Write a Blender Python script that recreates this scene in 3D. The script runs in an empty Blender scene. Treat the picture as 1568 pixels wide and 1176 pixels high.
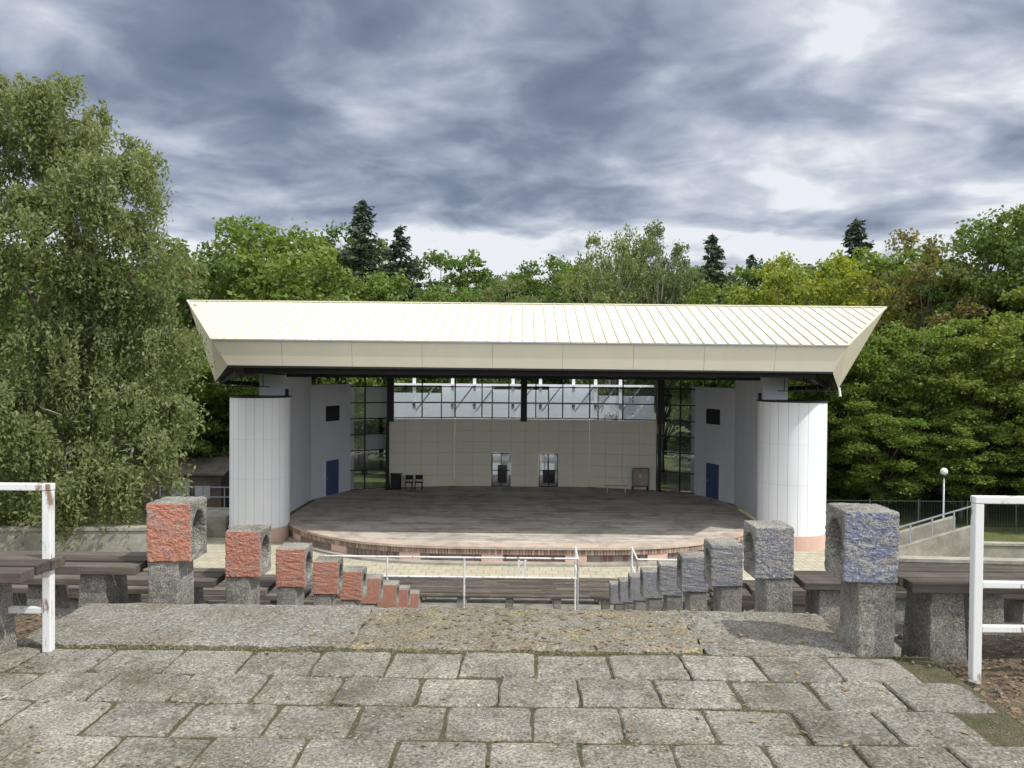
import bpy, bmesh, math, random
import numpy as np
from mathutils import Vector, Matrix
random.seed(7); rng=np.random.default_rng(7)
scene=bpy.context.scene
R=math.radians

# ---------------------------------------------------------------- materials
def newmat(name):
    m=bpy.data.materials.new(name); m.use_nodes=True
    nt=m.node_tree; nt.nodes.clear()
    out=nt.nodes.new('ShaderNodeOutputMaterial')
    return m,nt,out
def N(nt,t,**kw):
    n=nt.nodes.new(t)
    for k,v in kw.items():
        if k in n.inputs: n.inputs[k].default_value=v
        else: setattr(n,k,v)
    return n
def noise(nt,vec,scale,detail=6,rough=.6,dist=0):
    n=N(nt,'ShaderNodeTexNoise',Scale=scale,Detail=detail,Roughness=rough,Distortion=dist)
    if vec: nt.links.new(vec,n.inputs['Vector'])
    return n.outputs['Fac']
def ramp(nt,fac,stops):
    r=nt.nodes.new('ShaderNodeValToRGB'); e=r.color_ramp.elements
    while len(e)<len(stops): e.new(.5)
    for i,(p,c) in enumerate(stops):
        e[i].position=p
        e[i].color=(c,c,c,1) if isinstance(c,(int,float)) else (*c,1)
    nt.links.new(fac,r.inputs[0]); return r.outputs[0]
def mix(nt,f,a,b,mode='MIX'):
    m=nt.nodes.new('ShaderNodeMix'); m.data_type='RGBA'; m.blend_type=mode
    for s,v in ((0,f),(6,a),(7,b)):
        if isinstance(v,bpy.types.NodeSocket): nt.links.new(v,m.inputs[s])
        elif s==0: m.inputs[0].default_value=v
        else: m.inputs[s].default_value=(*v,1)
    return m.outputs[2]
def bump(nt,h,strength,dist):
    b=N(nt,'ShaderNodeBump',Strength=strength,Distance=dist)
    nt.links.new(h,b.inputs['Height']); return b.outputs[0]
def bsdf(nt,out,col,rough=.85,nrm=None,metal=0,spec=.3):
    p=nt.nodes.new('ShaderNodeBsdfPrincipled')
    if isinstance(col,bpy.types.NodeSocket): nt.links.new(col,p.inputs['Base Color'])
    else: p.inputs['Base Color'].default_value=(*col,1)
    p.inputs['Roughness'].default_value=rough; p.inputs['Metallic'].default_value=metal
    p.inputs['Specular IOR Level'].default_value=spec
    if nrm: nt.links.new(nrm,p.inputs['Normal'])
    nt.links.new(p.outputs[0],out.inputs[0]); return p
def wpos(nt): return N(nt,'ShaderNodeNewGeometry').outputs['Position']

def concrete(name,c1,c2,speck=.5,stain=(.06,.055,.045),stain_amt=.5,scale=1.0,island=0,bs=.6,straw=0,moss=0):
    m,nt,out=newmat(name); P=wpos(nt)
    big=noise(nt,P,2.2*scale,7,.65); fine=noise(nt,P,70*scale,4,.75); mid=noise(nt,P,14*scale,6,.7)
    c=mix(nt,ramp(nt,mid,[(.3,0.),(.7,1.)]),c1,c2)
    c=mix(nt,ramp(nt,big,[(.42,0.),(.66,stain_amt)]),c,stain)
    if straw:
        c=mix(nt,ramp(nt,noise(nt,P,3.1,8,.75),[(.52,0.),(.62,straw)]),c,(.22,.185,.11))
    sp=ramp(nt,fine,[(.35,1-speck),(.5,1.),(.66,1+speck*1.3)])
    c=mix(nt,1.,c,sp,'MULTIPLY')
    if moss:
        c=mix(nt,ramp(nt,noise(nt,P,6.5,9,.8),[(.54,0.),(.62,moss)]),c,(.07,.062,.04))
    v=N(nt,'ShaderNodeTexVoronoi',Scale=26*scale); nt.links.new(P,v.inputs['Vector'])
    l=ramp(nt,v.outputs['Distance'],[(.1,.6),(.22,0.)])
    l2=mix(nt,1.,l,ramp(nt,noise(nt,P,5*scale,3),[(.48,0.),(.6,1.)]),'MULTIPLY')
    c=mix(nt,l2,c,(.5,.5,.46))
    if island:
        g=N(nt,'ShaderNodeNewGeometry')
        c=mix(nt,1.,c,ramp(nt,g.outputs['Random Per Island'],[(0,1-island),(1,1+island)]),'MULTIPLY')
    h=mix(nt,.5,fine,mid)
    bsdf(nt,out,c,.95,bump(nt,h,bs,.012),spec=.15); return m
def paint(name,c,rough=.5,dirt=.25,dscale=3,dirtc=None,b=.1,lo=.42,hi=.75):
    m,nt,out=newmat(name); P=wpos(nt)
    mp=N(nt,'ShaderNodeMapping'); mp.inputs['Scale'].default_value=(1,1,.25); nt.links.new(P,mp.inputs[0])
    f=noise(nt,mp.outputs[0],dscale,8,.7)
    dc=dirtc or tuple(x*.45 for x in c)
    col=mix(nt,ramp(nt,f,[(lo,0.),(hi,dirt)]),c,dc)
    bsdf(nt,out,col,rough,bump(nt,noise(nt,P,20,4),b,.01)); return m
def wood(name,c1,c2,axis=0,island=.35,stain=.45):
    m,nt,out=newmat(name); P=wpos(nt)
    mp=N(nt,'ShaderNodeMapping'); s=[28,28,28]; s[axis]=1.2
    mp.inputs['Scale'].default_value=s; nt.links.new(P,mp.inputs[0])
    f=noise(nt,mp.outputs[0],1,6,.7)
    c=mix(nt,ramp(nt,f,[(.3,0.),(.7,1.)]),c1,c2)
    g=N(nt,'ShaderNodeNewGeometry')
    c=mix(nt,1.,c,ramp(nt,g.outputs['Random Per Island'],[(0,1-island),(1,1+island)]),'MULTIPLY')
    c=mix(nt,ramp(nt,noise(nt,P,.7 if stain>.5 else 1.1,7,.65,.5),[(.45,0.),(.62,stain)]),c,tuple(x*.45 for x in c1))
    bsdf(nt,out,c,.85,bump(nt,f,.5,.01),spec=.2); return m
def leafmat(name,c1,c2,c3=None,trans=.42):
    m,nt,out=newmat(name)
    g=N(nt,'ShaderNodeNewGeometry'); oi=N(nt,'ShaderNodeObjectInfo')
    c=mix(nt,g.outputs['Random Per Island'],c1,c2)
    big=noise(nt,g.outputs['Position'],.45,3,.6)
    c=mix(nt,ramp(nt,big,[(.4,0.),(.65,.75)]),c,c3 or tuple(x*1.4 for x in c2))
    c=mix(nt,1.,c,ramp(nt,oi.outputs['Random'],[(0,(.78,.82,.88)),(.5,(1.,1.,1.)),(1,(1.25,1.15,.9))]),'MULTIPLY')
    d=N(nt,'ShaderNodeBsdfPrincipled'); d.inputs['Roughness'].default_value=.55; d.inputs['Specular IOR Level'].default_value=.3
    t=N(nt,'ShaderNodeBsdfTranslucent')
    nt.links.new(c,d.inputs['Base Color']); 
    c2_=mix(nt,1.,c,(1.4,1.5,.75),'MULTIPLY'); nt.links.new(c2_,t.inputs['Color'])
    s=N(nt,'ShaderNodeMixShader'); s.inputs[0].default_value=trans
    nt.links.new(d.outputs[0],s.inputs[1]); nt.links.new(t.outputs[0],s.inputs[2]); nt.links.new(s.outputs[0],out.inputs[0])
    return m
def gridmat(name,c1,c2,mort,w,h,rough=.85,msize=.02):
    m,nt,out=newmat(name); P=wpos(nt)
    b=N(nt,'ShaderNodeTexBrick',Scale=1.0); b.inputs['Brick Width'].default_value=w; b.inputs['Row Height'].default_value=h
    b.inputs['Mortar Size'].default_value=msize; b.inputs['Color1'].default_value=(*c1,1); b.inputs['Color2'].default_value=(*c2,1); b.inputs['Mortar'].default_value=(*mort,1)
    nt.links.new(P,b.inputs['Vector'])
    c=mix(nt,ramp(nt,noise(nt,P,1.5,6),[(.4,0.),(.75,.5)]),b.outputs[0],tuple(x*.5 for x in c1))
    bsdf(nt,out,c,rough,bump(nt,noise(nt,P,30),.2,.01)); return m

M={}
M['tile']=concrete('paving_concrete',(.25,.235,.20),(.165,.155,.135),.6,(.085,.078,.06),.8,1,.15,1.,moss=.6)
M['slab']=concrete('slab_concrete',(.225,.215,.19),(.14,.135,.12),.6,(.12,.105,.075),.8,.9,0,1.,moss=.45)
M['slabmoss']=concrete('slab_concrete_mossy',(.215,.20,.17),(.13,.12,.10),.6,(.12,.10,.065),.8,.9,0,1.,.8)
M['joint']=concrete('joint_sand',(.11,.095,.06),(.07,.06,.04),.6,(.045,.055,.02),.85,2,0,1.)
M['dirt']=concrete('leafy_dirt',(.13,.10,.07),(.08,.06,.045),.6,(.17,.14,.10),.6,2,0,1.)
M['conc']=concrete('aged_concrete',(.27,.26,.235),(.17,.16,.14),.6,(.08,.075,.06),.75,1.3,0,1.)
M['conc_far']=concrete('wall_concrete',(.36,.34,.29),(.27,.255,.22),.15,(.13,.12,.1),.6,.5,0,.3)
def worn(name,pc,amt,pc2=None):
    m,nt,out=newmat(name); P=wpos(nt)
    fine=noise(nt,P,85,4,.7); mid=noise(nt,P,11,7,.75)
    base=mix(nt,ramp(nt,fine,[(.35,0.),(.65,1.)]),(.12,.12,.12),(.34,.33,.31))
    pcol=mix(nt,ramp(nt,noise(nt,P,9,6,.7),[(.3,0.),(.7,1.)]),pc,pc2 or tuple(x*.65+.02 for x in pc))
    pcol=mix(nt,1.,pcol,ramp(nt,fine,[(.3,.6),(.5,1.),(.7,1.35)]),'MULTIPLY')
    f=mix(nt,.42,mid,fine)
    c=mix(nt,ramp(nt,f,[(amt-.07,1.),(amt+.05,.0)]),base,pcol)
    bsdf(nt,out,c,.93,bump(nt,mix(nt,.4,fine,mid),1.,.014),spec=.15); return m
M['orange']=worn('worn_orange_paint',(.43,.19,.125),.58,(.32,.15,.11))
M['blue']=worn('worn_blue_paint',(.105,.13,.235),.50,(.16,.18,.25))
M['bluegrey']=worn('worn_bluegrey_paint',(.13,.14,.175),.50,(.18,.19,.225))
M['plank']=wood('weathered_planks',(.055,.046,.040),(.14,.12,.10),0)
M['deck']=wood('stage_deck',(.38,.34,.295),(.52,.475,.42),0,.2,.6)
M['rim']=concrete('stage_rim',(.50,.42,.35),(.42,.35,.30),.15,(.22,.17,.14),.6,.6,0,.3)
M['brick']=gridmat('brick_dark',(.22,.13,.10),(.17,.10,.08),(.25,.22,.2),.25,.08)
M['brickcol']=wood('edge_bricks',(.27,.19,.15),(.36,.27,.22),2,.35)
M['pink']=paint('pink_plaster',(.58,.40,.33),.8)
M['cream']=paint('cream_sheet_metal',(.60,.575,.45),.6,.22,.45,(.45,.41,.30),lo=.36)
M['creamseam']=paint('cream_seam_metal',(.50,.47,.35),.6,.2)
M['creamf']=paint('cream_fascia',(.62,.58,.46),.6,.25,.5,(.45,.41,.30))
M['white']=paint('white_panels',(.74,.76,.79),.5,.3,.7,(.52,.53,.56))
M['wpaint']=paint('white_rail_paint',(.60,.61,.60),.5,.9,14,(.18,.10,.055),lo=.55,hi=.62)
M['wall']=paint('grey_blue_wall',(.64,.66,.72),.75,.25,.6)
M['beige']=paint('beige_panels',(.82,.79,.66),.6,.15,.6)
M['bdoor']=paint('blue_door_paint',(.06,.09,.20),.45,.2)
M['black']=paint('black_steel',(.018,.018,.02),.5,.2)
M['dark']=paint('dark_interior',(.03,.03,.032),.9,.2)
M['greyp']=paint('grey_pane',(.30,.32,.36),.2,.4,1.5)
M['green']=paint('green_fence_paint',(.05,.08,.055),.7)
M['bark']=wood('bark',(.06,.05,.04),(.14,.12,.10),2,0)
M['barkl']=wood('bark_light',(.16,.15,.13),(.28,.26,.23),2,0)
M['yellowpave']=gridmat('yellow_paving',(.44,.41,.31),(.39,.36,.27),(.25,.23,.18),.5,.5)
M['litter']=leafmat('dry_leaf',(.20,.13,.07),(.30,.22,.12),(.10,.07,.045),.1)
M['straw']=leafmat('dry_grass_blade',(.26,.23,.12),(.13,.15,.05),(.22,.20,.09),.2)
M['globe']=paint('lamp_globe',(.75,.74,.68),.3,.1)
m,nt,out=newmat('milky_pane'); a=N(nt,'ShaderNodeBsdfTranslucent'); a.inputs[0].default_value=(.86,.88,.9,1)
d=N(nt,'ShaderNodeBsdfPrincipled'); d.inputs['Base Color'].default_value=(.72,.74,.77,1); d.inputs['Roughness'].default_value=.3
s=N(nt,'ShaderNodeMixShader'); s.inputs[0].default_value=.65; nt.links.new(d.outputs[0],s.inputs[1]); nt.links.new(a.outputs[0],s.inputs[2]); nt.links.new(s.outputs[0],out.inputs[0]); M['milky']=m
m,nt,out=newmat('window_glass')
t=N(nt,'ShaderNodeBsdfTransparent'); t.inputs[0].default_value=(.88,.91,.93,1); gl=N(nt,'ShaderNodeBsdfGlossy',Roughness=.03); gl.inputs[0].default_value=(.8,.85,.9,1)
s=N(nt,'ShaderNodeMixShader'); s.inputs[0].default_value=.12; nt.links.new(t.outputs[0],s.inputs[1]); nt.links.new(gl.outputs[0],s.inputs[2]); nt.links.new(s.outputs[0],out.inputs[0]); M['glass']=m
m,nt,out=newmat('ground_grass'); P=wpos(nt)
a=noise(nt,P,.6,8,.7); b=noise(nt,P,9,6,.75)
c=mix(nt,ramp(nt,b,[(.3,0.),(.7,1.)]),(.05,.08,.022),(.12,.14,.05))
c=mix(nt,ramp(nt,a,[(.45,0.),(.62,.9)]),c,(.16,.13,.09))
bsdf(nt,out,c,.95,bump(nt,b,1.,.05),spec=.1); M['ground']=m

# ---------------------------------------------------------------- builder
class B:
    def __init__(s): s.v=[]; s.f=[]; s.m=[]; s.mats=[]
    def mi(s,k):
        if k not in s.mats: s.mats.append(k)
        return s.mats.index(k)
    def add(s,vs,fs,k):
        o=len(s.v); s.v+= [tuple(v) for v in vs]; i=s.mi(k)
        for f in fs: s.f.append([x+o for x in f]); s.m.append(i)
    def box(s,x0,x1,y0,y1,z0,z1,k,T=None):
        vs=[(x,y,z) for z in (z0,z1) for x,y in ((x0,y0),(x1,y0),(x1,y1),(x0,y1))]
        if T: vs=[T@Vector(v) for v in vs]
        s.add(vs,[(3,2,1,0),(4,5,6,7),(0,1,5,4),(1,2,6,5),(2,3,7,6),(3,0,4,7)],k)
    def poly(s,pts,k): s.add(pts,[list(range(len(pts)))],k)
    def wallbox(s,p,q,z0,z1,th,k,u0=None,u1=None,off=0):
        p=Vector(p);q=Vector(q);L=(q-p).length;d=(q-p)/L;n=Vector((-d.y,d.x))
        u0=0 if u0 is None else u0; u1=L if u1 is None else u1
        a=p+d*u0+n*off;b=p+d*u1+n*off;c=b+n*th;e=a+n*th
        vs=[(w.x,w.y,z) for z in (z0,z1) for w in (a,b,c,e)]
        s.add(vs,[(3,2,1,0),(4,5,6,7),(0,1,5,4),(1,2,6,5),(2,3,7,6),(3,0,4,7)],k)
    def tube(s,pts,rad,k,n=8,cap=True):
        pts=[Vector(p) for p in pts]
        if isinstance(rad,(int,float)): rad=[rad]*len(pts)
        vs=[]
        for i,p in enumerate(pts):
            d=(pts[min(i+1,len(pts)-1)]-pts[max(i-1,0)]).normalized()
            a=Vector((0,0,1)) if abs(d.z)<.9 else Vector((1,0,0))
            u=d.cross(a).normalized(); w=d.cross(u)
            for j in range(n):
                t=2*math.pi*j/n; vs.append(p+(u*math.cos(t)+w*math.sin(t))*rad[i])
        fs=[]
        for i in range(len(pts)-1):
            for j in range(n):
                fs.append((i*n+j,i*n+(j+1)%n,(i+1)*n+(j+1)%n,(i+1)*n+j))
        if cap: fs.append(tuple(range(n))); fs.append(tuple(range((len(pts)-1)*n,len(pts)*n))[::-1])
        s.add(vs,fs,k)
    def beam(s,p,q,w,h,k):
        p=Vector(p);q=Vector(q);d=(q-p).normalized(); a=Vector((0,0,1)) if abs(d.z)<.95 else Vector((0,1,0))
        u=d.cross(a).normalized()*w/2; v=u.normalized().cross(d)*h/2
        vs=[x+y for x in (p,q) for y in (-u-v,u-v,u+v,-u+v)]
        s.add(vs,[(3,2,1,0),(4,5,6,7),(0,1,5,4),(1,2,6,5),(2,3,7,6),(3,0,4,7)],k)
    def obj(s,name,parent=None,smooth=False,bevel=0):
        me=bpy.data.meshes.new(name); me.from_pydata(s.v,[],s.f)
        for k in s.mats: me.materials.append(M[k])
        me.polygons.foreach_set('material_index',s.m)
        bm=bmesh.new(); bm.from_mesh(me); bmesh.ops.recalc_face_normals(bm,faces=bm.faces); bm.to_mesh(me); bm.free()
        if smooth: me.polygons.foreach_set('use_smooth',[True]*len(me.polygons))
        o=bpy.data.objects.new(name,me); scene.collection.objects.link(o)
        if parent: o.parent=parent
        if bevel:
            md=o.modifiers.new('bevel','BEVEL'); md.width=bevel; md.segments=2; md.limit_method='ANGLE'
        return o
def empty(name,loc=(0,0,0)):
    e=bpy.data.objects.new(name,None); e.location=loc; scene.collection.objects.link(e); return e

# ---------------------------------------------------------------- ground
ZG=-8.0
prof=[(-2500,-1.72),(4.3,-1.72),(5.1,-2.1),(17,-6.1),(19.5,-6.2),(28,ZG-.05),(45,ZG-.05),(70,ZG-.05),(140,ZG-.05),(3000,ZG-.05)]
xs=[-3000,-200,-60,-25,-15,-3,0,3,15,25,60,200,3000]
b=B(); vs=[(x,y,z) for y,z in prof for x in xs]; n=len(xs)
b.add(vs,[(j*n+i,j*n+i+1,(j+1)*n+i+1,(j+1)*n+i) for j in range(len(prof)-1) for i in range(n-1)],'ground')
b.obj('ground')
b=B(); b.box(-5.2,2.33,-2,4.42,-1.75,-1.610,'joint'); b.obj('pavement_bedding')
b=B(); row=0; y=4.36
while y>-1.5:
    off=(row%2)*.2+random.uniform(-.035,.035); x=-5.1+off
    while x<2.0+ (0.1 if row%2 else .0):
        w=.40+random.uniform(-.01,.01);g=.006
        cx,cy=x+w/2,y-.1725+random.uniform(-.004,.004)
        nseg=6; pts=[]
        hx,hy=w/2-g*random.uniform(.4,1.9),.1725-g*random.uniform(.4,1.9)
        for (ax,ay),(bx,by) in (((-hx,-hy),(hx,-hy)),((hx,-hy),(hx,hy)),((hx,hy),(-hx,hy)),((-hx,hy),(-hx,-hy))):
            for k in range(nseg):
                t=k/nseg; px=ax+(bx-ax)*t; py=ay+(by-ay)*t
                j=.0045
                sh=1-(random.choice([.0,.01,.03,.07]) if k==0 else 0)
                pts.append((px*sh+random.uniform(-j,j),py*sh+random.uniform(-j,j)))
        T=Matrix.Translation((cx,cy,-1.60+random.uniform(-.007,.006)))@Matrix.Rotation(random.uniform(-.018,.018),4,'Z')@Matrix.Rotation(random.uniform(-.018,.018),4,'X')@Matrix.Rotation(random.uniform(-.016,.016),4,'Y')
        npnt=len(pts)
        vs=[T@Vector((px,py,-.06)) for px,py in pts]+[T@Vector((px,py,-.008)) for px,py in pts]+[T@Vector((px*.96,py*.955,0)) for px,py in pts]
        fs=[(i,(i+1)%npnt,npnt+(i+1)%npnt,npnt+i) for i in range(npnt)]+[(npnt+i,npnt+(i+1)%npnt,2*npnt+(i+1)%npnt,2*npnt+i) for i in range(npnt)]+[tuple(range(2*npnt,3*npnt))]
        b.add(vs,fs,'tile')
        x+=w
    y-=.345; row+=1
b.obj('pavement')
b=B()
def slab(x0,x1,y0,y1,z,tilt=0,k='slab'):
    nx=max(2,int((x1-x0)/.05)); ny=max(2,int((y1-y0)/.05)); vs=[]
    for j in range(ny+1):
        for i in range(nx+1):
            fx=x0+(x1-x0)*i/nx; fy_=y0+(y1-y0)*j/ny
            e=min(i,nx-i,j,ny-j)
            vs.append((fx+random.uniform(-.014,.014)*(e==0),fy_+random.uniform(-.014,.014)*(e==0),z+tilt*(fx-x0)+random.uniform(-.003,.003)-(.012 if e==0 else 0)))
    w=nx+1
    fs=[(j*w+i,j*w+i+1,(j+1)*w+i+1,(j+1)*w+i) for j in range(ny) for i in range(nx)]
    o=len(vs); rim=[i for i in range(w)]+[j*w+nx for j in range(1,ny+1)]+[ny*w+i for i in range(nx-1,-1,-1)]+[j*w for j in range(ny-1,0,-1)]
    for r_ in rim: vs.append((vs[r_][0],vs[r_][1],z-.3))
    kk=len(rim)
    for q in range(kk): fs.append((rim[q],o+q,o+(q+1)%kk,rim[(q+1)%kk]))
    b.add(vs,fs,k)
slab(-2.95,-1.0,4.41,5.2,-1.585,.002)
slab(-.993,1.06,4.41,5.19,-1.588,0,'slabmoss')
slab(1.067,2.0,4.39,5.22,-1.595,-.008)
b.obj('concrete_edge_slabs')
b=B(); 
def sheet(x0,x1,y0,y1,z,k,st=.12,amp=.015):
    nx=int((x1-x0)/st); ny=int((y1-y0)/st); vs=[(x0+(x1-x0)*i/nx,y0+(y1-y0)*j/ny,z+random.uniform(-amp,amp)) for j in range(ny+1) for i in range(nx+1)]
    w=nx+1; b.add(vs,[(j*w+i,j*w+i+1,(j+1)*w+i+1,(j+1)*w+i) for j in range(ny) for i in range(nx)],k)
sheet(2.32,9,-1,4.95,-1.665,'dirt'); sheet(-9,-2.93,4.40,5.1,-1.66,'dirt')
b.obj('leafy_soil')
def leaves(name,cent,size,mat,aspect=.5,flat=0.,nrm=None,updir=None):
    n=len(cent); cent=np.asarray(cent,float)
    size=np.broadcast_to(np.asarray(size,float),(n,))[:,None]
    if updir is None:
        a=rng.normal(size=(n,3)); a[:,2]*=(1-flat)
    else: a=np.asarray(updir,float)
    a/=np.linalg.norm(a,axis=1)[:,None]+1e-9
    c=rng.normal(size=(n,3))
    if nrm is not None: c=np.cross(np.asarray(nrm)+.7*rng.normal(size=(n,3)),a)
    elif flat: 
        c=np.cross(np.array([0,0,1.])+ (1-flat)*rng.normal(size=(n,3)),a)
    bb=c-(c*a).sum(1)[:,None]*a; bb/=np.linalg.norm(bb,axis=1)[:,None]+1e-9
    h=a*size*.5; w=bb*size*.5*aspect
    V=np.stack([cent-h,cent+w-h*.1,cent+h,cent-w-h*.1],1).reshape(-1,3)
    me=bpy.data.meshes.new(name); me.vertices.add(4*n); me.vertices.foreach_set('co',V.ravel())
    me.loops.add(4*n); me.loops.foreach_set('vertex_index',np.arange(4*n,dtype=np.int32))
    me.polygons.add(n); me.polygons.foreach_set('loop_start',np.arange(0,4*n,4,dtype=np.int32))
    try: me.polygons.foreach_set('loop_total',np.full(n,4,dtype=np.int32))
    except Exception: pass
    me.update(calc_edges=True); me.materials.append(M[mat]); me.validate()
    return me
def link(name,me,parent=None,loc=(0,0,0),scale=(1,1,1),rz=0):
    o=bpy.data.objects.new(name,me); scene.collection.objects.link(o); o.location=loc; o.scale=scale; o.rotation_euler=(0,0,rz)
    if parent: o.parent=parent
    return o
n=5200
c=np.zeros((n,3)); c[:,0]=rng.uniform(2.33,6,n); c[:,1]=rng.uniform(2.4,4.95,n); c[:,2]=-1.65+rng.uniform(0,.025,n)
c2=np.zeros((1500,3)); c2[:,0]=rng.uniform(-6,-2.9,1500); c2[:,1]=rng.uniform(4.42,5.1,1500); c2[:,2]=-1.65+rng.uniform(0,.02,1500)
c3=np.zeros((500,3)); c3[:,0]=rng.normal(.3,.9,500).clip(-2.8,1.9); c3[:,1]=rng.uniform(4.4,5.15,500); c3[:,2]=-1.578
c4=np.zeros((240,3)); c4[:,0]=rng.uniform(-4,2.3,240); c4[:,1]=rng.uniform(2,4.4,240); c4[:,2]=-1.59
C=np.vstack([c,c2,c3,c4])
link('fallen_leaves',leaves('fallen_leaves',C,rng.uniform(.012,.045,len(C)),'litter',.6,.9))
pts=[]
for _ in range(1800): pts.append((random.uniform(-3.6,.6 if random.random()<.7 else 2.2),4.385+random.gauss(0,.014),-1.60))
for _ in range(1500): pts.append((random.gauss(.1,.75),random.uniform(4.45,5.15),-1.585))
for r_ in range(12):
    cl=[random.uniform(-4,2.3) for _ in range(9)]
    for _ in range(260):
        x=random.uniform(-4,2.3) if random.random()<.4 else random.choice(cl)+random.gauss(0,.12)
        if x<2.3: pts.append((x,4.36-.345*r_+random.gauss(0,.007),-1.603))
for _ in range(1600): pts.append((random.gauss(2.38,.08) if random.random()<.6 else random.uniform(-5,-2.9),random.uniform(2.5,4.9),-1.65))
pts=[p for p in pts if -2.93<p[0] or p[1]>4.4]
P_=np.array(pts); up=np.stack([rng.normal(0,.9,len(P_)),rng.normal(0,.9,len(P_)),np.full(len(P_),.6)],1)
link('grass_tufts',leaves('grass_tufts',P_,rng.uniform(.012,.04,len(P_)),'straw',.14,updir=up))
b=B()
for _ in range(420):
    x=random.uniform(-3,4);y=random.uniform(2.9,5.0);s=random.uniform(.002,.009)*(1 if x<2.3 else 2.4)
    z=-1.60 if x<2.3 else -1.655
    T=Matrix.Translation((x,y,z+s*.3))@Matrix.Rotation(random.random()*3,4,Vector((random.random(),random.random(),1)))
    b.box(-s,s,-s*.7,s*.7,-s*.5,s*.5,'conc',T)
b.obj('gravel',bevel=.002)

# ---------------------------------------------------------------- terraces
tl=lambda y:-.93-.345*(y-5.3)
tr=lambda y:-.775 if y<5 else -1.20-.322*(y-6.05)
YL=[5.3+1.36*i for i in range(9)]; YR=[4.4]+[6.05+1.4*i for i in range(8)]
b=B()
for i,y in enumerate(YL):
    z=tl(y)-.88
    b.box(-11,-2.0,(y-.9) if i else 5.22,y+.455,z-.8,z,'conc')
    b.box(-1.995,-.1,(y-.9) if i else 5.22,y-.2,z-.9,z-.02,'conc'); b.box(-1.995,-.1,y-.195,y+.455,z-1.1,z-.24,'conc')
for i,y in enumerate(YR):
    z=tr(y)-.87
    if i>0:
        b.box(2.02,11,(y-.94) if i>1 else 5.25,y+.455,z-.8,z,'conc')
        b.box(-.09,2.01,(y-.94) if i>1 else 5.25,y+.455,z-1.1,z-.14,'conc')
b.box(-14,14,17.4,19.6,-7.0,-6.05,'conc')
for i in range(6):
    y=19.6+1.4*i; b.box(-13,13,y+.004,y+1.4,-9,-6.25-.3*i,'conc')
b.obj('amphitheatre_terraces')

tex=bpy.data.textures.new('chip','CLOUDS'); tex.noise_scale=.03; tex.noise_depth=4
def support(x0,sgn,y,ztop,pm,near):
    b=B(); w=.31;h=.41;d=.30
    xa,xb=(x0,x0+w)
    cy,cz=y+d/2,ztop-h/2
    angs=sorted(set([2*math.pi*i/24 for i in range(24)]+[math.atan2(sz*h/2,sy*d/2)%(2*math.pi) for sy in(1,-1) for sz in(1,-1)]))
    out_,inn=[],[]
    for t in angs:
        c_,s_=math.cos(t),math.sin(t); k=min(d/2/abs(c_) if abs(c_)>1e-6 else 9,h/2/abs(s_) if abs(s_)>1e-6 else 9)
        out_.append((c_*k,s_*k)); inn.append((c_*.112,s_*.135))
    n=len(angs); vs=[]
    for ring,x in ((out_,xa),(inn,xa),(out_,xb),(inn,xb)):
        vs+=[(x,cy+p[0],cz+p[1]) for p in ring]
    o=len(b.v); b.v+=vs
    ci=b.mi('conc'); pi=b.mi(pm)
    for i in range(n):
        j=(i+1)%n
        for f,mm in (((i,j,n+j,n+i),ci),((2*n+i,2*n+j,3*n+j,3*n+i),ci),((n+i,n+j,3*n+j,3*n+i),ci),((i,j,2*n+j,2*n+i),None)):
            if mm is None:
                a_=(angs[i]+((angs[j]-angs[i])%(2*math.pi))/2); mm= pi if math.cos(a_)*h<-abs(math.sin(a_))*d*1.0 else ci
            b.f.append([q+o for q in f]); b.m.append(mm)
    pw=.215
    if sgn>0: px0,px1=xb-pw,xb-.002
    else: px0,px1=xa+.002,xa+pw
    b.box(px0,px1,y+.015,y+d-.01,ztop-.93,ztop-h-.001,'conc')
    T=Matrix.Translation((xa,y,ztop-.9))@Matrix.Rotation(random.uniform(-.035,.035) if y>5 else .03*-sgn,4,'Z')@Matrix.Rotation(random.uniform(-.014,.014),4,'Y')@Matrix.Translation((-xa,-y,-ztop+.9))
    b.v=[tuple(T@Vector(v)) for v in b.v]
    ob=b.obj('concrete_bench_support',bevel=.012)
    if near:
        md=ob.modifiers.new('s','SUBSURF'); md.subdivision_type='SIMPLE'; md.levels=md.render_levels=4 if near>1 else 2
        md=ob.modifiers.new('d','DISPLACE'); md.texture=tex; md.strength=.016; md.mid_level=.5; md.texture_coords='GLOBAL'
def bench(xa,xb,y,ztop,stub=.42,step=1.25,first=.35):
    b=B()
    for k,(yy,w) in enumerate(((y,.12),(y+.14,.12),(y+.28,.12))):
        x=xa+random.uniform(0,.05)
        while x<xb-.1:
            x2=min(x+random.choice([2.2,2.6,3.0]),xb)
            T=Matrix.Translation((0,0,random.uniform(-.008,.008)))
            b.box(x,x2-.01,yy+random.uniform(-.006,.006),yy+w,ztop-.06,ztop,'plank',T); x=x2
    x=xa+first
    while x<xb-.1:
        z0,z1=ztop-stub-.3,ztop-.061
        vs=[(x-.02,y+.03,z0),(x+.22,y+.03,z0),(x+.22,y+.38,z0),(x-.02,y+.38,z0),(x+.01,y+.06,z1),(x+.19,y+.06,z1),(x+.19,y+.34,z1),(x+.01,y+.34,z1)]
        b.add(vs,[(3,2,1,0),(4,5,6,7),(0,1,5,4),(1,2,6,5),(2,3,7,6),(3,0,4,7)],'conc')
        x+=step
    b.obj('wooden_bench',bevel=.006)
for i,y in enumerate(YL):
    top=tl(y)
    support(-2.60+.016*i,-1,y,top,'orange',2 if i<2 else (1 if i<5 else 0))
    bench(-10,-2.66,y-.02,top-.43,first=6.9%1.25)
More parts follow.
